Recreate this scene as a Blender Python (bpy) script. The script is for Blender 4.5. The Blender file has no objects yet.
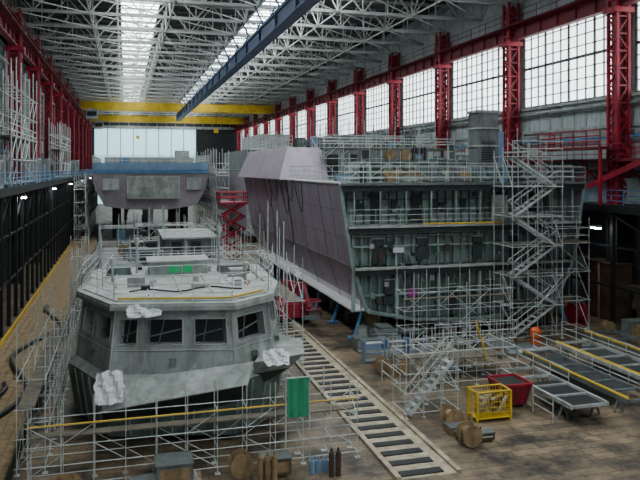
import bpy, math, random
from mathutils import Vector, Matrix
random.seed(7)
R=random.uniform
H=11.5
# ---------------------------------------------------------------- materials
def mat(name,col,rough=.6,metal=0.,var=.25,scale=2.,bump=0.,col2=None,emit=0.,stretch=(1,1,1),grime=0.,patch=None):
    m=bpy.data.materials.new(name); m.use_nodes=True
    nt=m.node_tree; n=nt.nodes; l=nt.links
    p=n['Principled BSDF']
    tc=n.new('ShaderNodeTexCoord'); mp=n.new('ShaderNodeMapping'); mp.inputs['Scale'].default_value=stretch
    l.new(tc.outputs['Object'],mp.inputs['Vector'])
    no=n.new('ShaderNodeTexNoise'); no.inputs['Scale'].default_value=scale; no.inputs['Detail'].default_value=6
    no.inputs['Roughness'].default_value=.65
    l.new(mp.outputs['Vector'],no.inputs['Vector'])
    cr=n.new('ShaderNodeValToRGB'); cr.color_ramp.elements[0].position=.32; cr.color_ramp.elements[1].position=.68
    a=col2 if col2 else tuple(c*(1-var) for c in col)
    b=tuple(min(1,c*(1+var*.6)) for c in col)
    cr.color_ramp.elements[0].color=(*a,1); cr.color_ramp.elements[1].color=(*b,1)
    l.new(no.outputs['Fac'],cr.inputs['Fac']); out=cr.outputs['Color']
    if patch:
        vo=n.new('ShaderNodeTexVoronoi'); vo.inputs['Scale'].default_value=.55; vo.distance='CHEBYCHEV'; vo.inputs['Randomness'].default_value=.8
        l.new(tc.outputs['Object'],vo.inputs['Vector'])
        sp=n.new('ShaderNodeSeparateColor'); l.new(vo.outputs['Color'],sp.inputs[0])
        c2=n.new('ShaderNodeValToRGB'); c2.color_ramp.interpolation='CONSTANT'; c2.color_ramp.elements[0].color=(0,0,0,1); c2.color_ramp.elements[1].position=.68; c2.color_ramp.elements[1].color=(.75,.75,.75,1)
        l.new(sp.outputs[0],c2.inputs['Fac'])
        mx=n.new('ShaderNodeMix'); mx.data_type='RGBA'; l.new(c2.outputs['Color'],mx.inputs[0]); l.new(out,mx.inputs[6]); mx.inputs[7].default_value=(*patch,1); out=mx.outputs[2]
    if grime:
        n2=n.new('ShaderNodeTexNoise'); n2.inputs['Scale'].default_value=1.1; n2.inputs['Detail'].default_value=8; n2.inputs['Roughness'].default_value=.75
        m2=n.new('ShaderNodeMapping'); m2.inputs['Scale'].default_value=(1.3,1.3,.35); l.new(tc.outputs['Object'],m2.inputs['Vector']); l.new(m2.outputs['Vector'],n2.inputs['Vector'])
        c3=n.new('ShaderNodeValToRGB'); c3.color_ramp.elements[0].position=.40; c3.color_ramp.elements[0].color=(1-grime,1-grime,1-grime*1.05,1); c3.color_ramp.elements[1].position=.56; c3.color_ramp.elements[1].color=(1,1,1,1)
        l.new(n2.outputs['Fac'],c3.inputs['Fac'])
        mx=n.new('ShaderNodeMix'); mx.data_type='RGBA'; mx.blend_type='MULTIPLY'; mx.inputs[0].default_value=1; l.new(out,mx.inputs[6]); l.new(c3.outputs['Color'],mx.inputs[7]); out=mx.outputs[2]
    l.new(out,p.inputs['Base Color'])
    p.inputs['Roughness'].default_value=rough; p.inputs['Metallic'].default_value=metal
    if bump:
        bp=n.new('ShaderNodeBump'); bp.inputs['Strength'].default_value=bump; bp.inputs['Distance'].default_value=.1
        l.new(no.outputs['Fac'],bp.inputs['Height']); l.new(bp.outputs['Normal'],p.inputs['Normal'])
    if emit:
        l.new(out,p.inputs['Emission Color']); p.inputs['Emission Strength'].default_value=emit
    return m
M={}
M['galv']=mat('galvanised_tube',(.50,.53,.52),.45,.3,.3,3)
M['galvd']=mat('galvanised_dark',(.13,.15,.15),.5,.3,.3,3)
M['plank']=mat('scaffold_plank',(.13,.11,.08),.8,0,.5,2.5)
M['red']=mat('red_paint',(.38,.006,.03),.5,0,.35,.8,grime=.4)
M['redd']=mat('dark_red_paint',(.15,.008,.018),.6,0,.35,.8)
M['dark']=mat('dark_steel',(.010,.011,.012),.6,.2,.4,1)
M['brownst']=mat('rusty_steel',(.07,.042,.025),.7,.2,.5,1)
M['blue']=mat('blue_girder_paint',(.012,.045,.13),.5,0,.3,.6)
M['bluel']=mat('light_blue_paint',(.07,.21,.42),.5,0,.3,1)
M['bluep']=mat('blue_grey_primer',(.16,.26,.40),.5,0,.25,.5)
M['yel']=mat('yellow_paint',(.64,.42,.01),.5,0,.25,1)
M['white']=mat('white_steel',(.38,.40,.38),.6,0,.2,1)
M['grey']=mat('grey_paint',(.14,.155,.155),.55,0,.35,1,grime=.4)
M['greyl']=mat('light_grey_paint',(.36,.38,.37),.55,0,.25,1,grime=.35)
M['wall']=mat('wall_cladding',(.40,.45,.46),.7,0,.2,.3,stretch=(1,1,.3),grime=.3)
M['walld']=mat('wall_dark',(.022,.025,.028),.8,0,.4,.4)
M['hullside']=mat('hull_side_primer',(.30,.245,.31),.5,.05,.2,.35,bump=.05,grime=.22)
M['farhull']=mat('far_hull_primer',(.42,.37,.44),.5,.05,.2,.35,grime=.15)
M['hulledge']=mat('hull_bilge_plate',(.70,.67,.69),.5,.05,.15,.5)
M['seam']=mat('weld_seam',(.15,.13,.15),.6,.1,.3,1)
M['green']=mat('green_primer',(.11,.165,.148),.6,.05,.5,.7,grime=.5,patch=(.17,.22,.20))
M['greenl']=mat('green_primer_light',(.25,.33,.30),.55,.05,.3,1,grime=.35)
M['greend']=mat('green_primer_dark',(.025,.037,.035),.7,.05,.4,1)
M['wheel']=mat('wheelhouse_primer',(.33,.365,.345),.5,.05,.35,1.1,bump=.04,grime=.35,patch=(.23,.26,.245))
M['roofp']=mat('wheelhouse_roof_paint',(.45,.49,.47),.6,0,.3,.9,grime=.35,patch=(.36,.40,.38))
M['glass']=mat('dark_opening',(.010,.012,.014),.3,0,.4,1)
M['brightgreen']=mat('bright_green',(.02,.45,.14),.6,0,.15,1)
M['tarpg']=mat('green_tarp',(.02,.27,.13),.7,0,.25,2)
M['purple']=mat('purple_mark',(.30,.01,.22),.6,0,.1,1)
M['cloth']=mat('white_tarpaulin',(.62,.64,.66),.8,0,.2,3)
M['black']=mat('black_rubber',(.010,.010,.011),.6,0,.2,1)
M['wood']=mat('timber',(.30,.20,.10),.8,0,.4,3,stretch=(1,4,1),grime=.4)
M['tan']=mat('track_steel_tan',(.42,.35,.25),.7,0,.35,2,grime=.4)
M['orange']=mat('orange_paint',(.60,.10,.015),.5,0,.2,1)
M['ceil']=mat('roof_sheeting',(.035,.038,.04),.8,0,.3,.2)
M['pane']=mat('window_daylight',(.80,.91,.94),.5,0,.22,.25,emit=4.2)
M['panel']=mat('window_daylight_left',(.5,.58,.6),.5,0,.3,.25,emit=.5)
M['sky']=mat('skylight_daylight',(.85,.93,.95),.5,0,.12,.15,emit=14)
M['door']=mat('end_door_daylight',(.50,.78,.86),.5,0,.08,.05,emit=1.4)
M['lamp']=mat('lamp_glow',(.9,.95,1),.5,0,.02,1,emit=60)
def floormat():
    m=bpy.data.materials.new('workshop_floor'); m.use_nodes=True
    nt=m.node_tree;n=nt.nodes;l=nt.links;p=n['Principled BSDF']
    tc=n.new('ShaderNodeTexCoord')
    no=n.new('ShaderNodeTexNoise');no.inputs['Scale'].default_value=.45;no.inputs['Detail'].default_value=10;no.inputs['Roughness'].default_value=.75
    l.new(tc.outputs['Object'],no.inputs['Vector'])
    cr=n.new('ShaderNodeValToRGB');e=cr.color_ramp.elements
    e[0].position=.40;e[0].color=(.022,.018,.014,1);e[1].position=.62;e[1].color=(.29,.205,.125,1)
    l.new(no.outputs['Fac'],cr.inputs['Fac'])
    br=n.new('ShaderNodeTexBrick');br.inputs['Scale'].default_value=1;br.inputs['Brick Width'].default_value=3;br.inputs['Row Height'].default_value=.55
    br.inputs['Mortar Size'].default_value=.03;br.inputs['Color1'].default_value=(1,1,1,1);br.inputs['Color2'].default_value=(.5,.5,.5,1);br.inputs['Mortar'].default_value=(.25,.23,.2,1)
    l.new(tc.outputs['Object'],br.inputs['Vector'])
    mx=n.new('ShaderNodeMix');mx.data_type='RGBA';mx.blend_type='MULTIPLY';mx.inputs[0].default_value=.75
    l.new(cr.outputs['Color'],mx.inputs[6]);l.new(br.outputs['Color'],mx.inputs[7]);l.new(mx.outputs[2],p.inputs['Base Color'])
    p.inputs['Roughness'].default_value=.55
    return m
M['floor']=floormat()
# ---------------------------------------------------------------- builder
class B:
    def __init__(s,name): s.n=name; s.v=[]; s.f=[]; s.fm=[]; s.ms=[]
    def mi(s,k):
        if k not in s.ms: s.ms.append(k)
        return s.ms.index(k)
    def add(s,vs,fs,k):
        o=len(s.v); s.v+= [tuple(x) for x in vs]; i=s.mi(k)
        for f in fs: s.f.append([o+a for a in f]); s.fm.append(i)
    def box(s,x0,x1,y0,y1,z0,z1,k):
        vs=[(x,y,z) for z in(z0,z1) for y in(y0,y1) for x in(x0,x1)]
        s.add(vs,[(0,2,3,1),(4,5,7,6),(0,1,5,4),(2,6,7,3),(0,4,6,2),(1,3,7,5)],k)
    def beam(s,p,q,w,h,k,up=(0,0,1)):
        p=Vector(p);q=Vector(q);d=(q-p)
        if d.length<1e-5:return
        d.normalize();u=Vector(up)
        if abs(d.dot(u))>.98:u=Vector((0,1,0))
        a=d.cross(u).normalized();b=a.cross(d)
        vs=[c+a*i*w/2+b*j*h/2 for c in(p,q) for i,j in((-1,-1),(1,-1),(1,1),(-1,1))]
        s.add(vs,[(0,1,2,3),(7,6,5,4),(0,4,5,1),(1,5,6,2),(2,6,7,3),(3,7,4,0)],k)
    def tube(s,p,q,r,k,n=5,r2=None):
        p=Vector(p);q=Vector(q);d=q-p
        if d.length<1e-5:return
        d.normalize();u=Vector((0,0,1)) if abs(d.z)<.9 else Vector((1,0,0))
        a=d.cross(u).normalized();b=a.cross(d);r2=r if r2 is None else r2
        vs=[p+(a*math.cos(t)+b*math.sin(t))*r for t in[2*math.pi*i/n for i in range(n)]]
        vs+=[q+(a*math.cos(t)+b*math.sin(t))*r2 for t in[2*math.pi*i/n for i in range(n)]]
        fs=[(i,(i+1)%n,n+(i+1)%n,n+i) for i in range(n)]+[tuple(range(n))[::-1],tuple(range(n,2*n))]
        s.add(vs,fs,k)
    def path(s,pts,r,k,n=5):
        for a,b in zip(pts,pts[1:]): s.tube(a,b,r,k,n)
    def poly(s,pts,k): s.add(pts,[tuple(range(len(pts)))],k)
    def prism(s,poly,z0,z1,k,poly1=None):
        n=len(poly);q=poly1 or poly
        vs=[(x,y,z0) for x,y in poly]+[(x,y,z1) for x,y in q]
        s.add(vs,[(i,(i+1)%n,n+(i+1)%n,n+i) for i in range(n)]+[tuple(range(n))[::-1],tuple(range(n,2*n))],k)
    def done(s,origin=None):
        if origin is None:
            xs=[v[0] for v in s.v];ys=[v[1] for v in s.v];zs=[v[2] for v in s.v]
            origin=((min(xs)+max(xs))/2,(min(ys)+max(ys))/2,min(zs))
        me=bpy.data.meshes.new(s.n)
        me.from_pydata([(a-origin[0],b-origin[1],c-origin[2]) for a,b,c in s.v],[],s.f)
        for k in s.ms: me.materials.append(M[k])
        me.polygons.foreach_set('material_index',s.fm); me.update()
        o=bpy.data.objects.new(s.n,me); o.location=origin
        bpy.context.scene.collection.objects.link(o); return o
def copy(o,loc,rz=0):
    c=bpy.data.objects.new(o.name.split('.')[0],o.data); c.location=loc; c.rotation_euler[2]=rz
    bpy.context.scene.collection.objects.link(c); return c
# ---------------------------------------------------------------- helpers
def railing(b,pts,h=1.1,sp=1.6,r=.03,k='galv',rails=2,closed=False,toe=False):
    if closed: pts=list(pts)+[pts[0]]
    for p,q in zip(pts,pts[1:]):
        p=Vector(p);q=Vector(q);L=(q-p).length;n=max(1,int(L/sp))
        for i in range(n+1):
            a=p.lerp(q,i/n); b.tube(a,a+Vector((0,0,h)),r,k)
        for j in range(rails):
            z=h*(j+1)/rails; b.tube(p+Vector((0,0,z)),q+Vector((0,0,z)),r,k)
        if toe: b.beam(p+Vector((0,0,.08)),q+Vector((0,0,.08)),.03,.12,'plank')
def scaffold(b,x0,x1,y0,y1,z0,z1,nx,ny,lift,k='galv',decks=(),r=.035,brace=.5,extra=.0):
    xs=[x0+(x1-x0)*i/nx for i in range(nx+1)];ys=[y0+(y1-y0)*i/ny for i in range(ny+1)]
    for x in xs:
        for y in ys:
            b.tube((x,y,z0),(x,y,z1+R(0,extra)),r,k); b.box(x-.1,x+.1,y-.1,y+.1,z0,z0+.03,k)
    z=z0+.25;lv=[]
    while z<=z1+.01: lv.append(z); z+=lift
    for z in lv:
        for x in xs:b.tube((x,y0-.12,z),(x,y1+.12,z),r*.9,k)
        for y in ys:b.tube((x0-.12,y,z),(x1+.12,y,z),r*.9,k)
    for z,z2 in zip(lv,lv[1:]):
        for i,(a,c) in enumerate(zip(xs,xs[1:])):
            for y in(y0,y1):
                if R(0,1)<brace:
                    if R(0,1)<.5:a,c=c,a
                    b.tube((a,y,z),(c,y,z2),r*.8,k)
        for a,c in zip(ys,ys[1:]):
            for x in(x0,x1):
                if R(0,1)<brace:b.tube((x,a,z),(x,c,z2),r*.8,k)
    for dz in decks:
        w=.28;yy=y0
        while yy<y1-.05:
            b.box(x0,x1,yy,min(yy+w-.02,y1),dz,dz+.05,'plank'); yy+=w
        railing(b,[(x0,y0,dz),(x1,y0,dz),(x1,y1,dz),(x0,y1,dz)],1.05,3,r*.85,k,2,True,True)
def stair(b,p,q,w,n,k,across=(0,1,0)):
    p=Vector(p);q=Vector(q);a=Vector(across)*w
    for o in(Vector(),a):
        b.beam(p+o,q+o,.05,.16,k)
        b.tube(p+o+Vector((0,0,1)),q+o+Vector((0,0,1)),.03,k)
        for t in(0,.33,.66,1):b.tube((p+o).lerp(q+o,t),(p+o).lerp(q+o,t)+Vector((0,0,1)),.025,k)
    for i in range(n):
        c=p.lerp(q,(i+.5)/n); b.beam(c,c+a,.25,.04,k)
# ================================================================ ROOM
XL,XR,Y0,Y1=-11.6,37.,-24.,236.
ZR=31.
COL=[45+15.3*k for k in range(-4,13)]
b=B('floor'); b.box(XL-.3,XR+.3,Y0,Y1,-.4,0,'floor'); b.done((0,0,0))
SKY=((-.5,4),(15.5,20.5))
b=B('ceiling')
for a,c in((XL-.3,-.5),(4,15.5),(20.5,XR+.3)): b.box(a,c,Y0,Y1,ZR,ZR+.3,'ceil')
for y in range(int(Y0),int(Y1),4): b.box(XL,XR,y,y+.18,ZR-.25,ZR-.02,'galvd')
b.done((0,0,ZR))
for i,(a,c) in enumerate(SKY):
    b=B('window_skylight_%d'%(i+1)); b.box(a,c,Y0,Y1,ZR+.1,ZR+.2,'sky')
    y=Y0
    while y<Y1: b.box(a,c,y,y+.12,ZR-.02,ZR+.08,'galvd'); y+=1.5
    for x in(a,(a+c)/2,c): b.box(x-.06,x+.06,Y0,Y1,ZR-.02,ZR+.08,'galvd')
    b.done()
def sidewall(name,x,sgn,sill,top):
    b=B(name); t=.3
    X0,X1=(x,x+t) if sgn>0 else(x-t,x)
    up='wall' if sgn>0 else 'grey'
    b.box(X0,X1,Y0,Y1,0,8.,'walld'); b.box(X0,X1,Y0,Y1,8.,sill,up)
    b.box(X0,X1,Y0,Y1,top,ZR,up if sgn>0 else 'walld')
    for y in COL: b.box(X0,X1,y-.7,y+.7,sill,top,up)
    xi=x-sgn*.06
    y=Y0+1
    while y<Y1:
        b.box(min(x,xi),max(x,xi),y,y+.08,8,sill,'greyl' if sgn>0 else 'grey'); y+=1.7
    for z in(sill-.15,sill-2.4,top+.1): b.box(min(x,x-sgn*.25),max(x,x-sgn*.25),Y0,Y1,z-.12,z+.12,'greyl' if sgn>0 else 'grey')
    b.done()
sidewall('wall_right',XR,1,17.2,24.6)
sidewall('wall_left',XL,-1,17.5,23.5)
def window(name,x,sgn,ya,yb,z0,z1,pk):
    b=B(name)
    b.box(x+sgn*.18-.02,x+sgn*.18+.02,ya,yb,z0,z1,pk)
    n=12;m=8
    for i in range(n+1):
        y=ya+(yb-ya)*i/n; w=.11 if i%3==0 else .045
        b.box(x+sgn*.05-.06,x+sgn*.05+.06,y-w,y+w,z0,z1,'galvd')
    for j in range(m+1):
        z=z0+(z1-z0)*j/m; w=.12 if j%4==0 else .04
        b.box(x+sgn*.05-.06,x+sgn*.05+.06,ya,yb,z-w,z+w,'galvd')
    return b.done((x,ya,z0))
k=0
wr=wl=None
for y in COL:
    if y+15>Y1: continue
    k+=1
    if wr is None: wr=window('window_%d'%k,XR,1,y+.7,y+14.6,17.2,24.6,'pane')
    else:
        o=copy(wr,(XR,y+.7,17.2)); o.name='window_%d'%k
    k+=1
    if wl is None: wl=window('window_%d'%k,XL,-1,y+.7,y+14.6,17.5,23.5,'panel')
    else:
        o=copy(wl,(XL,y+.7,17.5)); o.name='window_%d'%k
b=B('wall_back')
b.box(XL,-9.5,Y1,Y1+.4,0,ZR,'walld'); b.box(22.8,XR,Y1,Y1+.4,0,ZR,'walld'); b.box(-9.5,22.8,Y1,Y1+.4,24.3,ZR,'walld')
for x in range(-11,37,3): b.box(x,x+.3,Y1-.3,Y1,24.5,ZR,'grey')
b.box(XL,XR,Y1-.6,Y1,24.4,25.2,'greyl'); b.done()
b=B('door_1'); b.box(-9.5,22.8,Y1+.1,Y1+.3,0,24.3,'door')
for i in range(9): x=-9.5+32.3*i/8; b.box(x-.12,x+.12,Y1-.05,Y1+.1,0,24.3,'bluep')
b.done()
def column(name,x,sgn,ka,kb):
    b=B(name); w=.5
    for dx in(-w,w):
        for dy in(-w,w):
            b.box(x+dx-.11,x+dx+.11,dy-.11,dy+.11,8.6,ZR-3.6,ka)
            b.box(x+dx-.14,x+dx+.14,dy-.14,dy+.14,0,8.6,'dark')
    z=8.6;f=1
    while z<ZR-5:
        for dy in(-w,w): b.beam((x-w*f,dy,z),(x+w*f,dy,z+1.3),.1,.1,ka); b.beam((x-w,dy,z),(x+w,dy,z),.1,.12,ka)
        for dx in(-w,w): b.beam((x+dx,-w*f,z),(x+dx,w*f,z+1.3),.1,.1,ka); b.beam((x+dx,-w,z),(x+dx,w,z),.1,.12,ka)
        z+=1.3;f=-f
    b.box(x-w,x+w,-w,w,.0,8.6,'dark')
    b.box(x-.45,x+.45,-.2,.2,8.6,ZR-4,kb)
    b.box(x-.9,x+.9,-.7,.7,23.2,23.6,ka)
    return b.done((x,0,0))
for x,s,ka,kb in((XR-1.0,1,'red','redd'),(XL+1.0,-1,'red','redd')):
    o=column('crane_column',x,s,ka,kb); o.location=(x,COL[0],0)
    for y in COL[1:]: copy(o,(x,y,0))
for x in(XR-1.0,XL+1.0):
    b=B('crane_runway_girder'); 
    b.box(x-.08,x+.08,Y0,Y1,23.8,24.9,'redd'); b.box(x-.3,x+.3,Y0,Y1,23.65,23.8,'redd'); b.box(x-.35,x+.35,Y0,Y1,24.85,25.0,'red')
    b.box(x-.06,x+.06,Y0,Y1,25.0,25.15,'galvd')
    y=Y0
    while y<Y1: b.box(x-.28,x+.28,y,y+.08,23.8,24.9,'redd'); y+=2.55
    s=-.9 if x>0 else .9
    railing(b,[(x+s,Y0,25.0),(x+s,Y1,25.0)],1.1,3,.035,'redd')
    b.box(x-1 if x>0 else x+.3,x-.3 if x>0 else x+1,Y0,Y1,24.92,25.0,'redd')
    b.done()
b=B('roof_truss'); zb,zt=27.4,30.6; n=18; dx=(XR-XL)/n
b.beam((XL,0,zb),(XR,0,zb),.3,.3,'white'); b.beam((XL,0,zt),(XR,0,zt),.28,.28,'white')
for i in range(n+1):
    x=XL+dx*i; b.beam((x,0,zb),(x,0,zt),.12,.12,'white')
    if i<n:
        p,q=((x,0,zb),(x+dx,0,zt)) if i%2 else((x,0,zt),(x+dx,0,zb)); b.beam(p,q,.13,.13,'white')
for i in range(0,n+1,3):
    x=XL+dx*i; b.beam((x,0,zb),(x,7.65,zb),.12,.12,'white'); b.beam((x,0,zb),(x,3.8,zt),.1,.1,'white'); b.beam((x,7.65,zb),(x,3.8,zt),.1,.1,'white')
    if i<n: b.beam((x,0,zb),(x+3*dx,7.65,zb),.1,.1,'white')
tr=b.done((0,0,zb)); tr.location=(0,COL[0],zb)
for i in range(1,32):
    y=COL[0]+7.65*i
    if y<Y1-8: copy(tr,(0,y,zb))
b=B('blue_crane_girder'); x=13.2
b.box(x-.55,x+.55,10,185,23.7,23.9,'blue'); b.box(x-.55,x+.55,10,185,25.0,25.25,'blue'); b.box(x-.4,x-.3,10,185,23.8,25.1,'blue'); b.box(x+.3,x+.4,10,185,23.8,25.1,'blue')
y=14
while y<185: b.beam((x,y,25.2),(x-1.,y,27.3),.15,.15,'blue'); b.beam((x,y,25.2),(x+1.,y,27.3),.15,.15,'blue'); b.box(x-.6,x+.6,y-.06,y+.06,23.7,25.2,'blue'); y+=7.65
b.done()
for i,(yc,z) in enumerate(((172,25.2),(215,25.2))):
    b=B('bridge_crane')
    for yy in(yc,yc+3):
        b.box(XL+1,XR-1,yy-.4,yy+.4,z,z+1.7,'yel'); b.box(XL+1,XR-1,yy-.5,yy+.5,z+1.7,z+1.85,'yel')
    for x in(XL+1.0,XR-1.0): b.box(x-.4,x+.4,yc-2,yc+5,z-.05,z+.9,'yel')
    xt=20 if i==0 else 2
    b.box(xt,xt+3.5,yc-.6,yc+3.6,z+1.9,z+3.1,'grey'); b.tube((xt+1.7,yc+1.5,z+2),(xt+1.7,yc+1.5,z-4),.06,'dark'); b.box(xt+1.2,xt+2.2,yc+1,yc+2,z-5,z-4,'yel')
    b.box(XL+3,XL+5.5,yc-2.5,yc-.5,z-2.3,z,'greyl'); b.box(XL+3.2,XL+5.3,yc-2.55,yc-2.5,z-1.7,z-.6,'glass')
    railing(b,[(XL+1,yc-.5,z+1.8),(XR-1,yc-.5,z+1.8)],1,3,.05,'yel')
    b.done()
def gallery(name,xa,xb,zd,railk,edge,step,mats):
    b=B(name); b.box(xa,xb,Y0,Y1-10,zd-.35,zd,mats)
    b.box(edge-.1,edge+.1,Y0,Y1-10,zd-.5,zd+.08,mats)
    railing(b,[(edge,Y0,zd),(edge,Y1-10,zd)],1.15,2,.03,railk,3)
    y=Y0+1;i=0
    xe=edge+(.15 if edge>0 else -.15)
    while y<Y1-10:
        b.box(xe-.13,xe+.13,y-.13,y+.13,0,zd-.3,mats)
        if i%2==0:
            b.beam((xe,y,zd-2.6),(xe,y+step,zd-.6),.12,.12,mats)
        b.beam((xa,y,zd-.55),(xb,y,zd-.55),.2,.3,mats)
        y+=step;i+=1
    for z in(zd*.33,zd*.66): b.beam((xe,Y0,z),(xe,Y1-10,z),.12,.16,mats)
    return b.done()
gallery('gallery_left',XL+.01,-8,10.,'bluel',-8,3.4,'dark')
gallery('gallery_right',34,XR-.01,8.75,'bluel',34,5.1,'dark')
b=B('upper_gallery_right'); b.box(35,XR-.01,Y0,Y1-10,12.0,12.2,'redd'); railing(b,[(35,Y0,12.2),(35,Y1-10,12.2)],1.1,2,.035,'red',3)
y=Y0+1
while y<Y1-12: b.beam((XR-.1,y,10.4),(35.1,y,12),.12,.12,'red'); y+=5.1
b.done()
b=B('red_gallery_stair'); stair(b,(34.5,40.5,12.2),(34.5,51,8.8),.8,16,'red',across=(1,0,0)); 
b.beam((34.5,40.5,12),(34.5,51,8.7),.1,.35,'red'); b.done()
b=B('red_gallery_platform'); b.box(33.6,35.2,44.0,52,12.9,13.1,'redd'); railing(b,[(33.6,44,13.1),(33.6,52,13.1),(35.2,52,13.1)],1.2,1.6,.05,'red',3)
for y in(44.1,51.9): b.box(33.6,33.8,y-.1,y+.1,8.75,13,'red')
b.done()
b=B('wall_service_pipes_left')
for z,r,kk in((12.6,.12,'greyl'),(13.1,.09,'bluel'),(15.6,.16,'grey'),(21.8,.1,'greyl')): b.tube((XL+.5,Y0,z),(XL+.5,Y1,z),r,kk,8)
for y in range(22,220,4):
    if R(0,1)<.8: b.box(XL+.02,XL+R(.5,1.1),y,y+R(.8,2.5),10.05,10+R(1,2.6),random.choice(['grey','greyl','bluel','white','walld','wall']))
    if R(0,1)<.5: b.box(XL+.02,XL+.5,y+2,y+3.2,R(13.5,14),R(15,17),random.choice(['greyl','white','grey']))
    b.tube((XL+.6,y+3,10),(XL+.6,y+3,22),.07,'greyl')
b.done()
b=B('left_access_scaffold')
scaffold(b,-9.8,-8.4,58,74,10.02,19.5,1,6,1.9,r=.05,brace=.3,decks=(13.9,),extra=1)
scaffold(b,-9.8,-8.4,100,118,10.02,17.5,1,6,1.9,r=.06,brace=.3,decks=(13.9,),extra=1)
b.done()
b=B('gallery_cabinets')
for y,w,h,kk in((48,2.2,2.3,'greyl'),(52,1.2,1.6,'bluep'),(55,1.6,2.1,'white'),(78,3,2.5,'wall'),(83,1.6,1.8,'bluep'),(88,2.5,2.6,'greyl'),(94,1.4,1.8,'grey'),(124,3.5,2.6,'wall'),(132,2.5,2.4,'bluep'),(142,3.5,3,'greyl'),(44,1.4,1.5,'walld')):
    b.box(-9.9,-8.7,y,y+w,10.02,10+h,kk); b.box(-9.95,-8.65,y-.05,y+w+.05,10+h,10+h+.06,'galvd'); b.box(-8.7,-8.67,y+.15,y+w-.15,10.2,9.85+h,'grey')
b.done()
b=B('wall_service_pipes_right')
for z,r,kk in((13.9,.1,'bluel'),(14.4,.08,'greyl'),(16.4,.14,'grey'),(11.2,.12,'grey')): b.tube((XR-.4,Y0,z),(XR-.4,Y1,z),r,kk,8)
for y in range(30,220,7):
    if R(0,1)<.7: b.box(XR-R(.4,.9),XR-.02,y,y+R(.8,2.5),8.8,8.8+R(1,2.4),random.choice(['grey','greyl','bluel','white','wall']))
    if R(0,1)<.6: b.box(XR-.6,XR-.02,y+2,y+R(3,4.5),12.25,R(13.5,15),random.choice(['greyl','white','grey','bluel']))
for y in range(33,110,9): b.box(XR-.4,XR-.05,y,y+3,3,3.1,'brownst'); b.box(XR-.5,XR-.05,y,y+2.5,1,2.8,random.choice(['brownst','grey','redd']))
b.done()
b=B('under_gallery_store')
for y in range(34,100,5):
    h=R(1.5,4.5); kk=random.choice(['brownst','grey','wood','redd','brownst','bluep'])
    b.box(34.8,36.4,y,y+R(2,3.6),.05,h,kk); b.box(34.7,36.5,y-.1,y+3.7,h,h+.1,'brownst'); b.box(34.72,34.8,y,y+.15,0,h,'wood'); b.box(34.72,34.8,y+1.6,y+1.75,0,h,'wood')
b.done()
b=B('wall_lamp'); b.box(-.17,.17,-.45,.45,.1,.25,'grey'); b.box(-.15,.15,-.4,.4,0,.1,'lamp'); o=b.done((0,0,0)); o.location=(33.7,44.6,7.0)
for y in(28,60,75,95,118,140): copy(o,(33.7,y,7.0))
for y in(60,85,110,140,170): copy(o,(-7.75,y,9.1))
b=B('slipway_track')
b.box(9.6,9.8,24,110,.0,.14,'tan'); b.box(12.05,12.25,24,110,.0,.14,'tan'); b.box(9.8,12.05,24,110,.0,.03,'tan')
y=24.2
while y<110: b.box(9.9,11.6,y,y+.42,.03,.07,'dark'); y+=.95
b.done()
b=B('left_timber_walkway'); 
for i in range(8): x=-7.6+i*.42; b.box(x,x+.38,Y0,150,.0,.06,'wood')
b.box(-7.75,-7.65,Y0,150,0,.3,'yel'); b.box(-4.15,-4.05,Y0,150,0,.25,'dark')
b.done()
# ================================================================ MAIN HULL BLOCK
YF=44.2; cx=23.1
sec=[(-9.4,10.5),(-8.5,4.9),(-7.5,1.9),(-4,1.15),(0,.95),(4,1.15),(7.0,1.9),(8.5,4.9),(9.4,10.5)]
def section(y):
    t=(y-YF)/38.
    return [(cx+dx*((1+.02*t) if dx<0 else 1-.05*t),z) for dx,z in sec]
b=B('ship_hull_block')
ys=[YF,50,56,62,68,75,82]
lp=lambda p,q,t:(p[0]+(q[0]-p[0])*t,p[1]+(q[1]-p[1])*t)
for a,c in zip(ys,ys[1:]):
    A=section(a);C=section(c)
    for i in range(len(A)-1):
        kk='hullside' if i in(0,1,6,7) else 'green'
        if i==1:
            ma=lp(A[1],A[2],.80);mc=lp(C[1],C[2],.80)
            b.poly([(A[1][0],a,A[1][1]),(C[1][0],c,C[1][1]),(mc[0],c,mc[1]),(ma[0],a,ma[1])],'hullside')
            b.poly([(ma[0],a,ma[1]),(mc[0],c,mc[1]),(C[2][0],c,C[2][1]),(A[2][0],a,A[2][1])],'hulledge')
        else:
            b.poly([(A[i][0],a,A[i][1]),(C[i][0],c,C[i][1]),(C[i+1][0],c,C[i+1][1]),(A[i+1][0],a,A[i+1][1])],kk)
    if a>YF:
        b.tube((A[0][0]+.0,a,A[0][1]),(A[1][0],a,A[1][1]),.035,'seam'); b.tube((A[1][0],a,A[1][1]),(A[2][0],a,A[2][1]),.035,'seam')
    m1=(a+c)/2
    D=section(m1)
    b.tube((D[0][0],m1,D[0][1]),(D[1][0],m1,D[1][1]),.018,'seam')
    for t in(.33,.66):
        p=lp(A[0],A[1],t);q=lp(C[0],C[1],t); b.tube((p[0],a,p[1]),(q[0],c,q[1]),.025,'seam')
A=section(YF);C=section(82)
b.tube((A[1][0],YF,A[1][1]),(C[1][0],82,C[1][1]),.06,'seam')
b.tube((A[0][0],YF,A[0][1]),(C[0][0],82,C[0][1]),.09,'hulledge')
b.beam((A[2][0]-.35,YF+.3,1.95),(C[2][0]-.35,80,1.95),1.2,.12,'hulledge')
b.poly([(A[0][0],YF,10.5),(A[-1][0],YF,10.5),(C[-1][0],82,10.5),(C[0][0],82,10.5)],'green')
b.poly([(x,82,z) for x,z in C],'green')
for (p,q) in zip(A,A[1:]): b.beam((p[0],YF+.1,p[1]),(q[0],YF+.1,q[1]),.22,.14,'greenl',up=(0,1,0))
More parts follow.
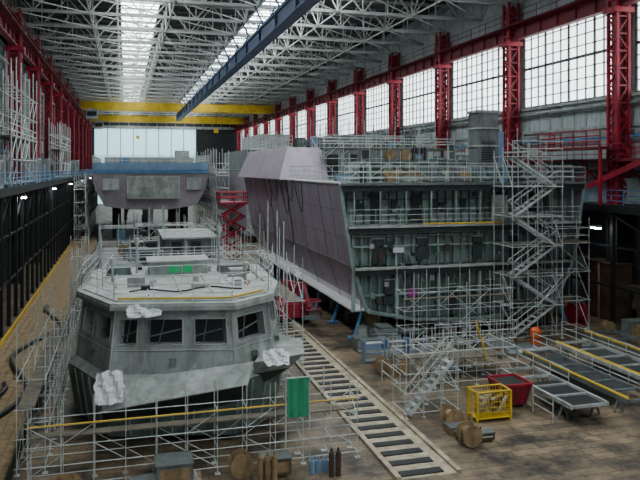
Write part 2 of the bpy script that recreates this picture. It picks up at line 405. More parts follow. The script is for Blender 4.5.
def xl(z):
    for (p,q) in zip(sec[:3],sec[1:3]):
        if q[1]<=z<=p[1]: return cx+p[0]+(q[0]-p[0])*(p[1]-z)/(p[1]-q[1])
    return cx-7.5
def xr(z): return 2*cx-xl(z)-(.3 if z<5 else 0)
for z in(10.4,7.55,4.75): 
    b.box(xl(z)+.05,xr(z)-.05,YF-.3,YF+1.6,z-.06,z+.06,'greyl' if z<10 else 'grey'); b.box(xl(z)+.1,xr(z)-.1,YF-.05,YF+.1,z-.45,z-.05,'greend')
b.poly([(xl(7.5),YF+1.8,7.5),(xr(7.5),YF+1.8,7.5),(xr(10.4),YF+1.8,10.4),(xl(10.4),YF+1.8,10.4)],'greenl')
b.poly([(xl(7.5),YF+.55,7.5),(xr(7.5),YF+.55,7.5),(xr(4.8),YF+.55,4.8),(xl(4.8),YF+.55,4.8)],'green')
b.poly([(cx+x,YF+.55,z) for x,z in sec if z<5],'green')
x=xl(7.5)+.5;i=0
while x<xr(7.5)-.3:
    big=i%5==0
    b.box(x-.025,x+.025,YF+.3,YF+.55,4.82,7.2,'greenl'); b.box(x-.07,x+.07,YF+.28,YF+.31,4.82,7.2,'greenl' if big else 'green')
    b.box(x-.03,x+.03,YF+1.6,YF+1.8,7.6,10.0,'green')
    if i%3==0: b.box(x-.05,x+.05,YF+.0,YF+.12,7.6,10.35,'greenl')
    zb=1.9 if abs(x-cx)>7 else 1.3
    b.box(x-.025,x+.025,YF+.3,YF+.55,zb,4.5,'greenl')
    if big: b.box(x-.12,x+.12,YF+.15,YF+.3,zb,4.6,'greenl')
    x+=.62;i+=1
for z in(2.9,6.2): b.box(xl(z)+.2,xr(z)-.2,YF+.22,YF+.5,z-.05,z+.05,'greenl')
for z in(8.4,9.3): b.box(xl(z)+.2,xr(z)-.2,YF+1.65,YF+1.8,z-.04,z+.04,'green')
for x in(16.4,19.4,26.1,28.6): b.box(x,x+.8,YF+1.5,YF+1.6,7.7,9.7,'greend')
for x in(15.4,17.9,21.,23.2,30.2): b.box(x,x+.5,YF+1.55,YF+1.62,8.5,9.3,'greend')
b.box(24.9,26.1,YF+.0,YF+.12,7.7,9.6,'greyl'); b.box(25.05,25.95,YF-.03,YF+.0,7.85,9.45,'wheel')
for x,z in((16.1,5.1),(19.3,5.1),(23.5,5.1),(26.4,5.1),(29.,5.1),(21.5,1.8),(16.9,2.3),(24.5,2.0)): b.box(x,x+.75,YF+.22,YF+.27,z,z+1.6,'greend'); b.box(x-.06,x+.81,YF+.2,YF+.22,z+1.6,z+1.68,'greenl')
b.box(17.5,18.3,YF+.16,YF+.2,5.75,6.1,'cloth')
b.poly([(18.85-.45,YF+.02,3),(18.85,YF+.02,2.55),(18.85+.45,YF+.02,3),(18.85,YF+.02,3.45)],'purple')
b.box(18.75,18.95,YF+.03,YF+.3,2.9,3.1,'grey')
for i in range(90):
    x=R(15.5,30.5);z=R(2.2,10)
    if 7.2<z<7.6 or 4.5<z<4.9: continue
    w=R(.08,.4); y=YF+.1 if z<7.4 else YF+1.45; b.box(x,x+w,y,y+.18,z,z+w*R(.6,1.6),random.choice(['greenl','greend','greyl','grey','greend','brownst','green']))
for z in(7.1,6.9,10.0,4.4): b.tube((xl(z)+.3,YF+.1,z),(xr(z)-.3,YF+.1,z),.04,random.choice(['galv','greyl','galvd']))
for z in(7.62,10.47): railing(b,[(xl(z)+.2,YF-.25,z),(xr(z)-.2,YF-.25,z)],1.1,1.7,.02,'galv',3)
b.tube((19.5,YF-.3,7.7),(25.5,YF-.3,7.7),.05,'yel')
b.prism([(13.0,60),(17.5,60),(17.5,82),(12.8,82)],10.5,13.4,'hullside',[(14.3,62.5),(17.5,62.5),(17.5,82),(14.1,82)])
b.prism([(17.5,64),(31,64),(31,82),(17.5,82)],10.5,13.2,'grey',[(18,64.5),(30.4,64.5),(30.4,82),(18,82)])
b.prism([(18,52),(29.5,52),(29.5,59),(18,59)],10.5,12.1,'green',[(18.5,52.4),(29,52.4),(29,59),(18.5,59)])
b.box(20,24,67,78,13.2,14.8,'grey'); b.box(25,28.5,69,78,13.2,14.2,'green')
for x in(18.8,20.6,22.8,24.4,26.8): b.box(x,x+.9,51.95,52.3,10.6,11.9,'greend')
for x in(18.6,21,24.7,28): b.box(x,x+1.1,63.95,64.3,10.7,12.8,'walld')
hull=b.done((cx,YF,0))
b=B('exhaust_trunk'); b.box(26.9,28.7,50.0,51.6,10.5,15.9,'grey'); b.box(26.8,28.8,49.9,51.7,15.9,16.1,'greyl')
for z in(11.8,13.2,14.6): b.box(26.82,28.78,49.92,51.68,z,z+.12,'greyl')
for i in range(12): b.box(27.2,28.4,49.95,50.02,12+.14*i,12.06+.14*i,'walld')
b.box(28.75,29.3,50.2,51.2,10.5,14.4,'bluep'); b.done()
b=B('deck_guard_rail'); railing(b,[(14.2,YF+.3,10.5),(31.6,YF+.3,10.5)],1.15,1.2,.022,'galv',3)
railing(b,[(14.2,YF+.3,10.5),(13.9,59.5,10.5)],1.15,1.5,.022,'galv',3); railing(b,[(31.7,YF+.3,10.5),(31.3,65,10.5)],1.15,1.5,.022,'galv',3)
railing(b,[(14.9,63,13.4),(14.9,81,13.4)],1.1,1.5,.03,'galv',3)
b.done()
b=B('deck_scaffolding')
scaffold(b,15,24,46.3,48,10.52,12.4,6,1,1.1,brace=.3,r=.022,extra=1.)
scaffold(b,17.2,30,60.4,61.8,10.52,14.,7,1,1.6,brace=.5,r=.03,decks=(13.2,),extra=1.6)
scaffold(b,18.5,30.2,65,70,13.25,15.4,7,2,1.2,brace=.4,r=.03,extra=1.6)
scaffold(b,29.2,31.2,48,60,10.52,13.5,1,5,2.,brace=.4,r=.03,extra=1.4)
b.done()
def clutter(name,x0,x1,y0,y1,z,n,zs=(.4,1.3),pal=('grey','greyl','white','bluel','green','galvd','yel')):
    b=B(name)
    for i in range(n):
        x=R(x0,x1);y=R(y0,y1);w=R(.4,1.5);d=R(.4,1.2);h=R(*zs);kk=random.choice(pal);t=random.random()
        if t<.5:
            b.box(x,x+w,y,y+d,z+.08,z+h,kk); b.box(x-.03,x+w+.03,y-.03,y+d+.03,z+h,z+h+.05,'galvd')
            b.box(x+.05,x+.15,y,y+d,z,z+.08,'wood'); b.box(x+w-.15,x+w-.05,y,y+d,z,z+.08,'wood')
            b.box(x+.1,x+w-.1,y-.02,y,z+.2,z+h-.1,random.choice(pal))
        elif t<.75:
            for j in range(random.randint(2,5)): b.tube((x+j*.26,y,z),(x+j*.26,y,z+h),.11,kk,8); b.tube((x+j*.26,y,z+h),(x+j*.26,y,z+h+.15),.06,kk,6,.03)
        elif t<.9:
            L=R(1.5,4)
            for j in range(4): b.tube((x,y+j*.14,z+.12),(x+L,y+j*.14,z+.12+.04*j),.06,kk,6)
            b.box(x+.2,x+.3,y,y+.6,z,z+.08,'wood'); b.box(x+L-.3,x+L-.2,y,y+.6,z,z+.08,'wood')
        else:
            b.tube((x,y,z+.45),(x,y+.6,z+.45),.25,'wood',10); b.tube((x,y-.04,z+.45),(x,y,z+.45),.45,'wood',12); b.tube((x,y+.6,z+.45),(x,y+.64,z+.45),.45,'wood',12)
    return b.done()
pd=('grey','greyl','walld','bluep','green','galvd','grey','walld')
clutter('deck_equipment',15,29,45,51,10.5,50,(.3,1.2),pd)
clutter('deck_equipment',18.6,28,53,58,12.1,22,(.3,1.1),pd)
clutter('deck_equipment',18.5,29,65,80,13.2,40,(.5,1.7),pd)
b=B('draped_cables')
for i,(y,d,L) in enumerate(((54,3.2,4),(57,2.2,5),(59,3.8,5),(63,2.6,6),(66,3.5,5))):
    t=(y-YF)/38; x=cx-9.4*(1+.02*t)-.1; pts=[]
    for j in range(13):
        u=j/12; z=10.5-d*4*u*(1-u)*.8; pts.append((x+ .155*(10.5-z)-.1,y+L*u*.6,z))
    b.path(pts,.035,'black')
for y in(60,68,73,76): b.path([(13.6,y,10.6),(14.1,y+.3,7.5),(14.4,y+.5,5),(14.6,y+.8,2.4),(14.5,y+1,.1)],.04,'black')
b.done()
b=B('keel_blocks')
for y in range(46,82,4):
    for x,h in((cx-6.5,1.5),(cx-3,1.0),(cx,.9),(cx+3,1.0),(cx+6,1.5)):
        b.box(x-.6,x+.6,y-.5,y+.5,0,h*.5,'grey'); b.box(x-.45,x+.45,y-.4,y+.4,h*.5,h,'wood')
b.done()
b=B('shoring_struts')
for y in range(45,82,5):
    b.tube((14.9,y,0),(15.5,y,1.85),.12,'bluel',8); b.box(14.5,15.3,y-.3,y+.3,0,.1,'bluel')
    b.tube((31.5,y,0),(30.6,y,2.1),.12,'bluel',8)
for x in(17,19.5,22,25,28,29.5): b.tube((x,YF+.5,0),(x,YF+.5,1.3),.15,'dark',8); b.box(x-.4,x+.4,YF+.1,YF+.9,0,.15,'dark')
b.done()
# ================================================================ scaffold stair tower
b=B('scaffold_stair_tower')
scaffold(b,24.7,28.5,41.2,43.6,0,12.6,2,2,2.,r=.03,brace=.2,extra=.5)
for i in range(6):
    z=.25+2*i; a,c=(25.0,28.2) if i%2==0 else(28.2,25.0)
    stair(b,(a,41.5,z),(c,41.5,z+2),.8,8,'galv')
    b.box(24.7,28.5,42.6,43.6,z+1.95,z+2.0,'plank')
    b.box(24.7 if c<26 else 27.6,25.6 if c<26 else 28.5,41.2,42.6,z+1.95,z+2.0,'plank')
railing(b,[(24.7,41.2,12.3),(28.5,41.2,12.3)],1,1,.03,'galv')
b.done()
b=B('hull_face_scaffold')
scaffold(b,16.8,24.2,40.6,41.9,0,4.6,5,1,1.15,r=.024,brace=.3,extra=.8)
b.box(16.8,24.2,40.6,41.,3.25,3.3,'plank')
scaffold(b,28.8,31.4,42.3,43.7,0,8,1,1,2,r=.03,brace=.5,decks=(6.25,))
b.done()
# ================================================================ WHEELHOUSE BLOCK
b=B('wheelhouse_block')
roof=[(-1.5,41),(-2.0,34.2),(-.5,30.6),(4.4,29.5),(6.3,31.1),(7.2,34.2),(7.4,40.5)]
def off(P,k):
    c=(2.9,36.); return [(c[0]+(x-c[0])*k,c[1]+(y-c[1])*k) for x,y in P]
zr=5.84
b.prism(off(roof,1.03),zr-.12,zr,'roofp'); b.prism(off(roof,.97),zr,zr+.06,'roofp')
b.prism(off(roof,1.035),zr-.3,zr-.12,'wheel')
top=off(roof,.965); bot=off(roof,1.04); z1=zr-.3;z0=2.9
nf=len(roof)
nwin=[2,2,3,1,1,2,2]
for i in range(nf):
    a,c=top[i],top[(i+1)%nf];A_,C_=bot[i],bot[(i+1)%nf]
    if i==2: wins=[(.04,.20),(.28,.58),(.68,.95)]
    elif i==nf-1: wins=[]
    else:
        m=nwin[i]; wins=[(.12+.9*j/m,.1+.9*j/m+.9/m-.14) for j in range(m)]
    if i==1: wins=[(.12,.42),(.55,.93)]
    def pt(u,v,ins=0):
        p=Vector((A_[0]+(C_[0]-A_[0])*u,A_[1]+(C_[1]-A_[1])*u,z0)); q=Vector((a[0]+(c[0]-a[0])*u,a[1]+(c[1]-a[1])*u,z1))
        r=p.lerp(q,v); ctr=Vector((2.9,36,r.z)); return r+(ctr-r).normalized()*ins
    def strip(u0,u1,v0,v1,kk,ins=0): b.poly([pt(u0,v0,ins),pt(u1,v0,ins),pt(u1,v1,ins),pt(u0,v1,ins)],kk)
    vs,ve=.44,.84
    strip(0,1,0,vs,'wheel'); strip(0,1,ve,1,'wheel')
    u=0
    for (s,e) in wins:
        strip(u,s,vs,ve,'wheel'); strip(s,e,vs,ve,'glass',.5); u=e
        for (p,q) in(((s,vs),(e,vs)),((e,vs),(e,ve)),((e,ve),(s,ve)),((s,ve),(s,vs))):
            b.poly([pt(*p),pt(*q),pt(*q,.5),pt(*p,.5)],'wheel'); b.tube(pt(*p,-.02),pt(*q,-.02),.03,'greyl')
        # things glimpsed inside: a pipe and a bracket
        b.tube(pt(s+(e-s)*.3,vs,.3),pt(s+(e-s)*.45,ve,.3),.03,'grey'); b.tube(pt(s,vs+.1,.35),pt(e,vs+.22,.35),.04,'green')
    strip(u,1,vs,ve,'wheel')
    b.tube(pt(0,0,-.02),pt(0,1,-.02),.035,'greyl'); b.tube(pt(0,.36,-.03),pt(1,.36,-.03),.025,'greyl')
    b.box(*[w for ax in (0,1,2) for w in (pt(.5,.2,-.04)[ax]-.14,pt(.5,.2,-.04)[ax]+.14)],'green')
b.prism(off(roof,1.10),2.6,2.9,'wheel',off(roof,1.04))
b.prism(off(roof,1.03),.3,2.6,'green',off(roof,1.10))
P=off(roof,1.10)
for i in range(nf):
    p,q=P[i],P[(i+1)%nf]; L=math.dist(p,q); n=max(2,int(L/.8))
    for j in range(n+1):
        t=j/n; x=p[0]+(q[0]-p[0])*t;y=p[1]+(q[1]-p[1])*t
        b.tube((x,y,2.5),(2.9+(x-2.9)*1.03/1.1,36+(y-36)*1.03/1.1,.35),.05,'greenl')
b.poly([(-.9,28.9,1.9),(4.8,28.1,2.75),(5.2,29.0,3.4),(-.8,29.8,2.75)],'wheel')
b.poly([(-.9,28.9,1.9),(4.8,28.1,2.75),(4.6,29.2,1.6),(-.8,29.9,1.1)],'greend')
b.tube((-.9,28.9,1.9),(4.8,28.1,2.75),.05,'greyl')
b.prism([(5.3,29.6),(7.0,30.1),(7.6,32),(7.2,34.0)],2.7,3.35,'wheel',[(5.2,29.0),(7.6,29.8),(8.1,32.2),(7.2,34.2)])
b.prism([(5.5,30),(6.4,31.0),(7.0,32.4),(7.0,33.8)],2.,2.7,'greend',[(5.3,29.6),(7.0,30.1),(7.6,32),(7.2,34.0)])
for x,y in((0,33),(5,33),(0,39),(5.5,39)): b.box(x-.4,x+.4,y-.4,y+.4,0,.35,'grey')
b.box(1.2,4.2,37.3,39.3,zr+.06,zr+.75,'wheel'); b.box(1.1,4.3,37.2,39.4,zr+.75,zr+.83,'roofp')
for x in(2.2,2.9): b.box(x,x+.5,37.22,37.3,zr+.2,zr+.6,'brightgreen')
b.box(.1,.9,34,34.6,zr+.06,zr+.5,'greyl'); b.box(5.1,5.9,35,36,zr+.06,zr+.55,'wheel'); b.box(3,3.8,33,33.5,zr+.06,zr+.25,'white')
b.box(4.9,6.4,37,38.8,zr+.06,zr+.5,'grey'); b.box(-.9,.3,38,39.5,zr+.06,zr+.45,'green')
for i in range(16):
    x=R(-.9,6.2);y=R(32,40);w=R(.15,.5); b.box(x,x+w,y,y+w,zr+.06,zr+.06+R(.1,.35),random.choice(['grey','white','greyl','walld','brownst','bluep']))
b.path([(.2+.5*i,32.6+.5*math.sin(i*1.1),zr+.1) for i in range(11)],.035,'black'); b.path([(5.6+.3*math.sin(i*.9),33+.6*i,zr+.1) for i in range(10)],.03,'orange')
for x,y,h in((.6,38.5,1.6),(4.9,38,2.2),(5.6,33.5,.8),(-.6,36,.9)): b.tube((x,y,zr),(x,y,zr+h),.06,'greyl',8); b.tube((x,y,zr+h),(x,y,zr+h+.3),.14,'white',8)
for x in(-.4,1,2.4,3.8,5.2,6.6): b.beam((x,31.5 if 0<x<5 else 34,zr+.09),(x,40,zr+.09),.06,.08,'roofp')
b.done((2.9,36,0))
b=B('wheelhouse_roof_rail')
rr=[(x,y,zr+.03) for x,y in off(roof,.985)]
railing(b,rr,1.1,1.5,.018,'galv',3,True)
rr=[(x,y,zr+.03) for x,y in off(roof,.8)]
railing(b,rr[:2]+rr[5:],.9,1.5,.018,'galv',2)
b.tube((-.3,30.9,zr+.12),(4.3,29.9,zr+.12),.045,'yel'); b.tube((4.3,29.9,zr+.12),(6.0,31.3,zr+.12),.045,'yel')
for x,y,h in((7.6,34,3),(7.8,36.5,3.4),(-2.2,35,2),(7.9,39.5,3.8),(-1.9,40,2.4)): b.tube((x,y,.0),(x,y,zr+h),.028,'galv')
b.done()
b=B('wheelhouse_scaffold')
scaffold(b,-3.9,-2.9,28.2,42,0,4.3,1,8,1.1,r=.022,brace=.5,extra=1.4)
b.box(-3.9,-3.3,28.2,42,2.45,2.5,'plank')
scaffold(b,7.9,8.7,34.5,42,0,6.6,1,4,1.5,r=.024,brace=.4,extra=2.2)
b.box(7.9,8.7,34.5,42,4.75,4.8,'plank')
scaffold(b,-3.3,8.9,26.4,27.4,0,2.9,11,1,.7,r=.02,brace=.3,extra=.5)
b.box(-3.3,8.9,26.9,27.4,1.75,1.8,'plank'); b.tube((-3.3,26.35,2.4),(8.9,26.35,2.4),.03,'yel')
scaffold(b,-3,8.5,42.6,43.8,0,6.4,7,1,1.5,r=.026,brace=.4,extra=1.6)
b.box(-3,8.5,42.6,43.8,4.75,4.8,'plank')
b.done()
clutter('scaffold_materials',-2.6,7.5,25.0,25.8,0,14,(.3,1.0),('grey','greyl','wood','brownst','bluep'))
b=B('green_tarp_panel'); 
n=8
for i in range(n):
    x0=6.0+.85*i/n;x1=6.0+.85*(i+1)/n;ya=26.22+.04*math.sin(i*1.9);yb=26.22+.04*math.sin((i+1)*1.9)
    b.poly([(x0,ya,1.9),(x1,yb,1.9),(x1,yb,3.4),(x0,ya,3.4)],'tarpg')
b.tube((5.95,26.25,3.42),(6.9,26.25,3.42),.03,'galv'); b.tube((5.95,26.25,0),(5.95,26.25,3.45),.03,'galv'); b.tube((6.9,26.25,0),(6.9,26.25,3.45),.03,'galv')
b.done()
def tarp(name,c,sx,sz,lean,seed,k='cloth'):
    random.seed(seed); b=B(name); n=10; g={}
    for i in range(n+1):
        for j in range(n+1):
            u=i/n-.5;v=j/n-.5; e=1-.25*abs(v)-.2*R(0,1)*abs(u)
            g[i,j]=(c[0]+u*sx*e+R(-.03,.03),c[1]+lean*v+.14*math.sin(u*14+v*5)*.6+R(-.05,.05),c[2]+v*sz*(1-.25*abs(u))+R(-.03,.03))
    for i in range(n):
        for j in range(n): b.poly([g[i,j],g[i+1,j],g[i+1,j+1],g[i,j+1]],k)
    o=b.done()
    for p in o.data.polygons:p.use_smooth=True
tarp('tarpaulin',(-.6,28.8,2.85),1.2,1.2,.6,3)
tarp('tarpaulin',(.8,30.0,5.6),1.6,.5,.5,4)
tarp('tarpaulin',(6.2,29.2,3.45),1.2,.6,.5,5)
tarp('tarpaulin',(5.0,33.8,6.05),1.2,.25,.5,6)
random.seed(21)
# ================================================================ middle distance units behind wheelhouse
b=B('deck_unit_block')
b.prism([(-1.5,52),(7.2,52),(7.2,66),(-1.5,66)],.6,4.2,'green',[(-1.8,52),(7.5,52),(7.5,66),(-1.8,66)])
b.box(-1.8,7.5,51.7,66.2,4.2,4.35,'grey'); b.box(3,7,56,64,4.35,5.9,'grey'); b.box(2.8,7.2,55.8,64.2,5.9,6.05,'greyl')
for x in range(-1,8): b.box(x,x+.1,51.75,52,.7,4.1,'greenl')
for x in(3.5,5): b.box(x,x+.8,55.95,56,4.5,5.7,'walld')
for x,y in((0,54),(6.5,54),(0,64),(6.5,64)): b.box(x-.5,x+.5,y-.5,y+.5,0,.6,'wood')
b.done()
b=B('mid_hall_scaffold')
scaffold(b,-3.4,-2.2,50,68,0,5.,1,9,1.6,r=.035,brace=.4,extra=1)
scaffold(b,2,7.4,48.8,50.6,0,5.0,5,1,1.6,r=.03,brace=.5,extra=1)
scaffold(b,8.2,9.3,56,72,0,5.0,1,7,1.6,r=.035,brace=.4,extra=1.4)
scaffold(b,1,7.5,80,84,0,6.4,4,2,1.6,r=.045,brace=.6,extra=1)
scaffold(b,-3,1.5,88,92,0,5,2,2,2,r=.05,brace=.5,extra=1)
railing(b,[(-1.6,52,4.35),(7.3,52,4.35)],1.1,1.5,.025,'galv',3); railing(b,[(3,56,6.05),(7,56,6.05),(7,64,6.05)],1.,1.5,.025,'galv',2)
b.done()
clutter('floor_equipment',-.5,2,53,64,4.35,12,(.4,1.2),pd)
clutter('floor_equipment',-2,7.5,69,79,0,34,(.5,2.4),pd)
clutter('floor_equipment',-2,12,94,110,0,34,(.8,2.5),pd)
b=B('scissor_lift')
b.box(9.9,12.5,74.5,77.0,.35,1.1,'red')
for x in(10.2,12.0):
    for y in(74.5,77.): b.tube((x-.15,y,.35),(x+.15,y,.35),.35,'black',12)
z=1.1
for i in range(5):
    for y in(74.7,76.8):
        b.beam((10.0,y,z),(12.4,y,z+1.3),.16,.22,'red'); b.beam((12.4,y,z),(10.0,y,z+1.3),.16,.22,'red')
    for x in(10.0,12.4): b.tube((x,74.7,z),(x,76.8,z),.09,'red')
    z+=1.3
b.box(9.7,12.7,74.4,77.1,z,z+.25,'red'); railing(b,[(9.7,74.4,z+.2),(12.7,74.4,z+.2),(12.7,77.1,z+.2),(9.7,77.1,z+.2)],1.1,1.2,.07,'red',2,True)
b.done()
b=B('boom_lift')
b.box(10.9,12.9,50,53,.5,1.5,'red'); b.box(11.0,12.7,51.5,53.2,1.5,2.4,'red')
for x in(10.9,12.9):
    for y in(50.4,52.6): b.tube((x-.18,y,.45),(x+.18,y,.45),.45,'black',14)
b.beam((11.8,53,2.6),(12.2,48.2,3.1),.4,.5,'red'); b.beam((12.2,48.2,3.1),(12.3,46.8,1.8),.25,.3,'redd')
b.box(11.7,12.9,46.0,46.9,1.2,1.3,'galvd'); railing(b,[(11.7,46,1.3),(12.9,46,1.3),(12.9,46.9,1.3),(11.7,46.9,1.3)],1.1,.6,.04,'red',2,True)
b.done()
# ================================================================ FAR SHIP
b=B('far_ship_hull')
fs=[(-9,12.3),(-9,10.6),(-8.6,8.),(-7.2,5.4),(-3,4.8),(3,4.8),(7.2,5.4),(8.6,8.),(9,10.6),(9,12.3)]
fx=4.1; ya=114.5
b.poly([(fx+x,ya+(12.3-z)*.25,z) for x,z in fs],'farhull')
for i in range(9):
    p,q=fs[i],fs[i+1]; kk='bluep' if i in(0,8) else 'farhull'
    b.poly([(fx+p[0],ya+(12.3-p[1])*.25,p[1]),(fx+p[0],160,p[1]),(fx+q[0],160,q[1]),(fx+q[0],ya+(12.3-q[1])*.25,q[1])],kk)
b.box(fx-8.95,fx+8.95,ya-.06,ya+.3,11.2,12.35,'bluep'); b.box(fx-8.9,fx+8.9,ya+.05,ya+.4,10.7,11.2,'bluel')
b.box(fx-3.8,fx+4.4,ya+.35,ya+1.0,6.6,10.2,'roofp'); b.box(fx-3.6,fx+4.2,ya+.3,ya+.35,6.8,10.,'wheel')
b.box(fx-7.5,fx-5,ya+.3,ya+1.0,8.,9.8,'roofp'); b.box(fx+5.5,fx+7.8,ya+.3,ya+1.0,8,9.8,'wheel')
b.box(fx-9,fx+9,ya,160,12.2,12.35,'grey')
b.box(fx-7.5,fx+7.5,125,155,12.35,13.4,'greyl'); b.box(fx+4,fx+6.2,118,121,12.35,14.4,'white'); b.box(fx-5,fx-3.4,119,121,12.35,13.3,'bluel')
b.prism([(fx-.4,118),(fx+.4,118),(fx+.4,160),(fx-.4,160)],1.4,4.8,'farhull')
for x in(-4,4): b.tube((fx+x,119,3.2),(fx+x,140,4.),.3,'grey',10); b.box(fx+x-.15,fx+x+.15,117.3,119,1.6,5,'redd'); b.tube((fx+x,121,3.4),(fx+x+.6,122,5.),.15,'grey')
for y in range(120,160,6):
    for x in(-5.5,0,5.5): b.box(fx+x-.6,fx+x+.6,y-.6,y+.6,0,1.4 if x==0 else 5.1,'dark')
railing(b,[(fx-9,ya,12.35),(fx+9,ya,12.35)],1.1,1.5,.05,'galv',3); railing(b,[(fx-9,ya,12.35),(fx-9,155,12.35)],1.1,2,.05,'galv',3); railing(b,[(fx+9,ya,12.35),(fx+9,155,12.35)],1.1,2,.05,'galv',3)
b.done((fx,ya,0))
b=B('far_ship_scaffold')
scaffold(b,14.,16,112,150,0,13.6,1,10,2,r=.06,brace=.5,decks=(10.25,),extra=1.5)
scaffold(b,-7.4,-5.8,112,150,0,10,1,8,2,r=.06,brace=.4,decks=(8.25,),extra=1)
scaffold(b,fx+5,fx+8,111,113.6,0,4,2,1,2,r=.06,brace=.5)
b.done()
b=B('rear_ship_block')
b.prism([(18.,105),(33,105),(33,150),(18,150)],1.2,11,'farhull',[(17,104),(33.4,104),(33.4,150),(17,150)]); b.box(19,30,108,140,11,14.5,'grey'); b.box(17,33.4,104,150,11,11.2,'green')
for y in range(108,150,8):
    for x in(19.5,26,31): b.box(x-.7,x+.7,y-.7,y+.7,0,1.25,'wood')
b.box(21,26,112,130,14.5,17,'greyl'); b.done()
b=B('rear_scaffold'); scaffold(b,17.5,31,100,103,0,15,6,1,2,r=.06,brace=.5,decks=(12.25,),extra=2); scaffold(b,19,30.5,86,90,0,14.5,5,1,2,r=.05,brace=.5,decks=(12.25,),extra=2); b.done()
# ================================================================ FOREGROUND RIGHT
b=B('scaffold_access_tower')
scaffold(b,12.4,15.0,29.8,31.4,0,3.6,3,1,.9,r=.027,brace=.3)
b.box(12.4,15.0,30.6,31.4,2.5,2.55,'plank')
stair(b,(12.6,29.9,.1),(14.8,29.9,2.5),.6,9,'galv')
b.done()
b=B('work_platform_cage')
scaffold(b,15.6,20.4,33.6,36.6,0,2.5,4,2,.8,r=.026,brace=.2)
b.box(15.6,20.4,34.8,36.6,1.05,1.1,'plank')
railing(b,[(15.6,33.6,1.4),(20.4,33.6,1.4)],1.9,1,.026,'galv',4)
b.tube((17.9,33.5,3.4),(18.6,33.5,1.2),.04,'yel'); b.tube((18.2,35.1,.3),(18.2,35.1,5.2),.03,'galv'); b.tube((15.7,36.6,0),(15.7,36.6,5.6),.03,'galv')
b.done()
b=B('floor_guard_rails')
railing(b,[(21.8,31,0),(21.8,37.4,0)],1.2,1.4,.03,'galv',3); railing(b,[(24.55,28.5,0),(24.55,38.5,0)],1.2,1.4,.03,'galv',3)
railing(b,[(28.3,30,0),(28.3,41,0)],1.2,1.4,.03,'galv',3); railing(b,[(18.6,27.6,0),(18.6,29.2,0)],1.2,1.4,.03,'galv',3); railing(b,[(24.6,27.6,0),(28,27.6,0)],1.2,1.4,.03,'galv',3)
railing(b,[(13.4,33,0),(13.4,35.6,0)],1.1,1.3,.03,'galv',2)
b.done()
b=B('yellow_mesh_basket'); x0,x1,y0,y1,h=15.3,17.0,28.5,29.4,1.35
b.box(x0,x1,y0,y1,.12,.18,'yel')
for x in(x0,x1):
    for y in(y0,y1): b.box(x-.04,x+.04,y-.04,y+.04,0,h,'yel')
for i in range(1,12):
    x=x0+(x1-x0)*i/12
    for y in(y0,y1): b.tube((x,y,.15),(x,y,h),.012,'yel',4)
for i in range(1,6):
    y=y0+(y1-y0)*i/6
    for x in(x0,x1): b.tube((x,y,.15),(x,y,h),.012,'yel',4)
for j in range(6):
    z=.15+(h-.15)*j/5; r=.04 if j==5 else .012
    for y in(y0,y1): b.tube((x0,y,z),(x1,y,z),r,'yel',4)
    for x in(x0,x1): b.tube((x,y0,z),(x,y1,z),r,'yel',4)
for i in range(40): 
    x=R(x0+.1,x1-.5); y=R(y0+.1,y1-.1); b.tube((x,y,R(.3,1)),(x+.45,y,R(.3,1.1)),.07,random.choice(['yel','greyl','wood','tan','brownst']),6)
b.done()
b=B('red_skip')
b.prism([(17.5,29.8),(18.6,29.8),(18.6,31),(17.5,31)],.15,1.1,'redd',[(17.3,29.6),(18.8,29.6),(18.8,31.2),(17.3,31.2)])
b.prism([(17.4,29.7),(18.7,29.7),(18.7,31.1),(17.4,31.1)],1.1,1.12,'black')
for p,q in(((17.3,29.6),(18.8,29.6)),((18.8,29.6),(18.8,31.2)),((18.8,31.2),(17.3,31.2)),((17.3,31.2),(17.3,29.6))): b.beam((*p,1.15),(*q,1.15),.08,.1,'red')
for x in(17.8,18.3): b.beam((x,29.77,.2),(x,29.58,1.1),.07,.07,'red')
b.box(17.6,17.8,29.9,30.9,0,.15,'black'); b.box(18.3,18.5,29.9,30.9,0,.15,'black'); b.done()
def frame(name,x0,x1,y0,y1,z,k,k2,n):
    b=B(name)
    for x in(x0,x1): b.box(x-.06,x+.06,y0,y1,z,z+.2,k)
    for i in range(n+1): y=y0+(y1-y0)*i/n; b.box(x0+.06,x1-.06,y-.05,y+.05,z+.05,z+.18,k)
    for y in(y0+.8,y1-.8):
        for x in(x0+.1,x1-.1): b.beam((x-.25,y,0),(x,y,z),.08,.08,k2); b.beam((x+.25,y,0),(x,y,z),.08,.08,k2)
    return b
b=frame('steel_frame_grillage',19.3,21.2,27.2,33.2,.65,'greyl','grey',4); b.box(19.4,21.1,27.2,31,.7,.74,'dark'); b.done()
b=frame('steel_frame_grillage',22.3,24.0,27.2,36,.65,'grey','grey',6); b.box(22.4,23.9,29,35,.68,.72,'walld'); b.tube((22.3,27.2,.9),(22.3,36,.9),.06,'yel',6); b.done()
b=frame('steel_frame_grillage',25.2,27.4,28.4,37.,.75,'greyl','grey',5); b.tube((25.2,28.4,1.0),(25.2,37,1.0),.07,'yel',6); b.box(25.4,27.2,31,36,.8,.84,'walld'); b.done()
b=frame('steel_frame_grillage',29,31.2,31,39.5,.6,'grey','grey',4); b.tube((29,31,.85),(29,39.5,.85),.06,'yel',6); b.done()
b=B('pipe_stack')
for i in range(6): b.tube((27.75,30,.12+i*.13),(27.75,38,.12+i*.13),.06,random.choice(['yel','white','greyl']),6)
for y in(31,34,37): b.beam((27.65,y,0),(27.65,y,1),.05,.05,'grey')
b.done()
clutter('workshop_crates',13.4,16.2,40.9,42.5,0,16,(.6,1.4),('grey','greyl','bluep','greyl'))
clutter('workshop_crates',13.8,15.3,36,38,0,8,(.4,1.),('grey','greyl','wood'))
clutter('workshop_crates',17,23.,42.3,43.0,0,14,(.5,1.1),('grey','greyl','wood','dark'))
clutter('workshop_crates',32.,33,46,60,0,10,(.6,1.8),('grey','wood','brownst','greyl'))
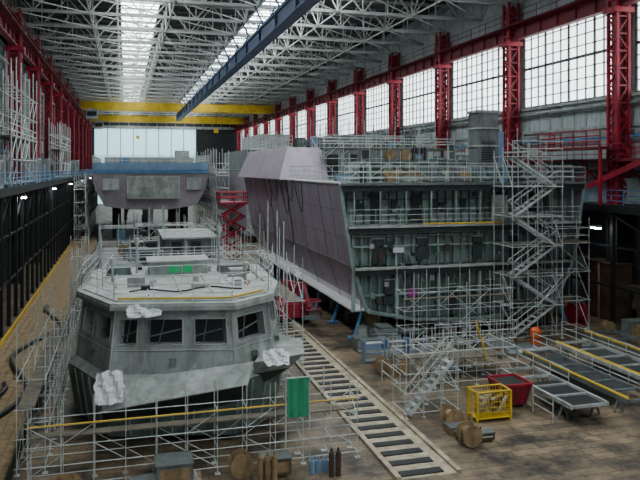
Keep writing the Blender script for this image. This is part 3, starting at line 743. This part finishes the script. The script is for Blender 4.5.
clutter('workshop_crates',31.8,32.6,30,42,0,14,(.5,1.4),('grey','wood','greyl','brownst'))
clutter('workshop_crates',21.,23.,38,40,0,9,(.4,1.),('grey','wood','greyl','brownst'))
clutter('workshop_crates',13.3,14.3,26,28.5,0,7,(.2,.6),('grey','wood','greyl','brownst'))
b=B('blue_storage_racks')
for x in(13.6,15.0,16.4):
    b.box(x,x+1.2,38.9,39.1,.5,.6,'bluep')
    for zz in(.1,.6,1.1): b.box(x,x+1.2,38.9,39.4,zz,zz+.05,'greyl')
    for dx in(0,1.2): b.box(x+dx-.04,x+dx+.04,38.9,39.4,0,1.3,'bluep')
b.done()
b=B('orange_gas_drum'); b.tube((25.4,39.6,0.0),(25.4,39.6,1.1),.34,'orange',16); b.tube((25.4,39.6,1.1),(25.4,39.6,1.3),.34,'orange',16,.15); b.tube((25.4,39.6,.6),(25.4,39.6,.66),.36,'redd',16); b.done()
b=B('red_cable_reel'); b.tube((31.6,44.5,.8),(32.3,44.5,.8),.5,'redd',14); 
for x in(31.55,32.35): b.tube((x,44.5,.8),(x+.06,44.5,.8),.8,'red',16)
b.box(31.4,32.5,44.0,45,0,.1,'red'); b.done()
b=B('black_hose'); pts=[(-5.8+.9*math.sin(i*.45)+.02*i,34+i*1.1,.19) for i in range(26)]; b.path(pts,.13,'black',8)
pts=[(-6.4+.5*math.sin(i*.8),30+i*.9,.18) for i in range(12)]; b.path(pts,.12,'black',8); b.done()
b=B('track_guard_rail'); railing(b,[(8.9,44,0),(8.9,50,0)],1.1,1.4,.028,'galv',2); b.done()
# ================================================================ LIGHT
w=bpy.data.worlds.new('World'); bpy.context.scene.world=w; w.use_nodes=True
bg=w.node_tree.nodes['Background']; bg.inputs[0].default_value=(.75,.88,1,1); bg.inputs[1].default_value=1.0
# ================================================================ CAMERA
cd=bpy.data.cameras.new('camera'); cam=bpy.data.objects.new('camera',cd); bpy.context.scene.collection.objects.link(cam)
cam.location=(0,0,H); cam.rotation_euler=(math.radians(90),0,-math.atan(195/700))
cd.sensor_width=36; cd.lens=700*36/640; cd.shift_y=-72/640; cd.clip_end=600
bpy.context.scene.camera=cam
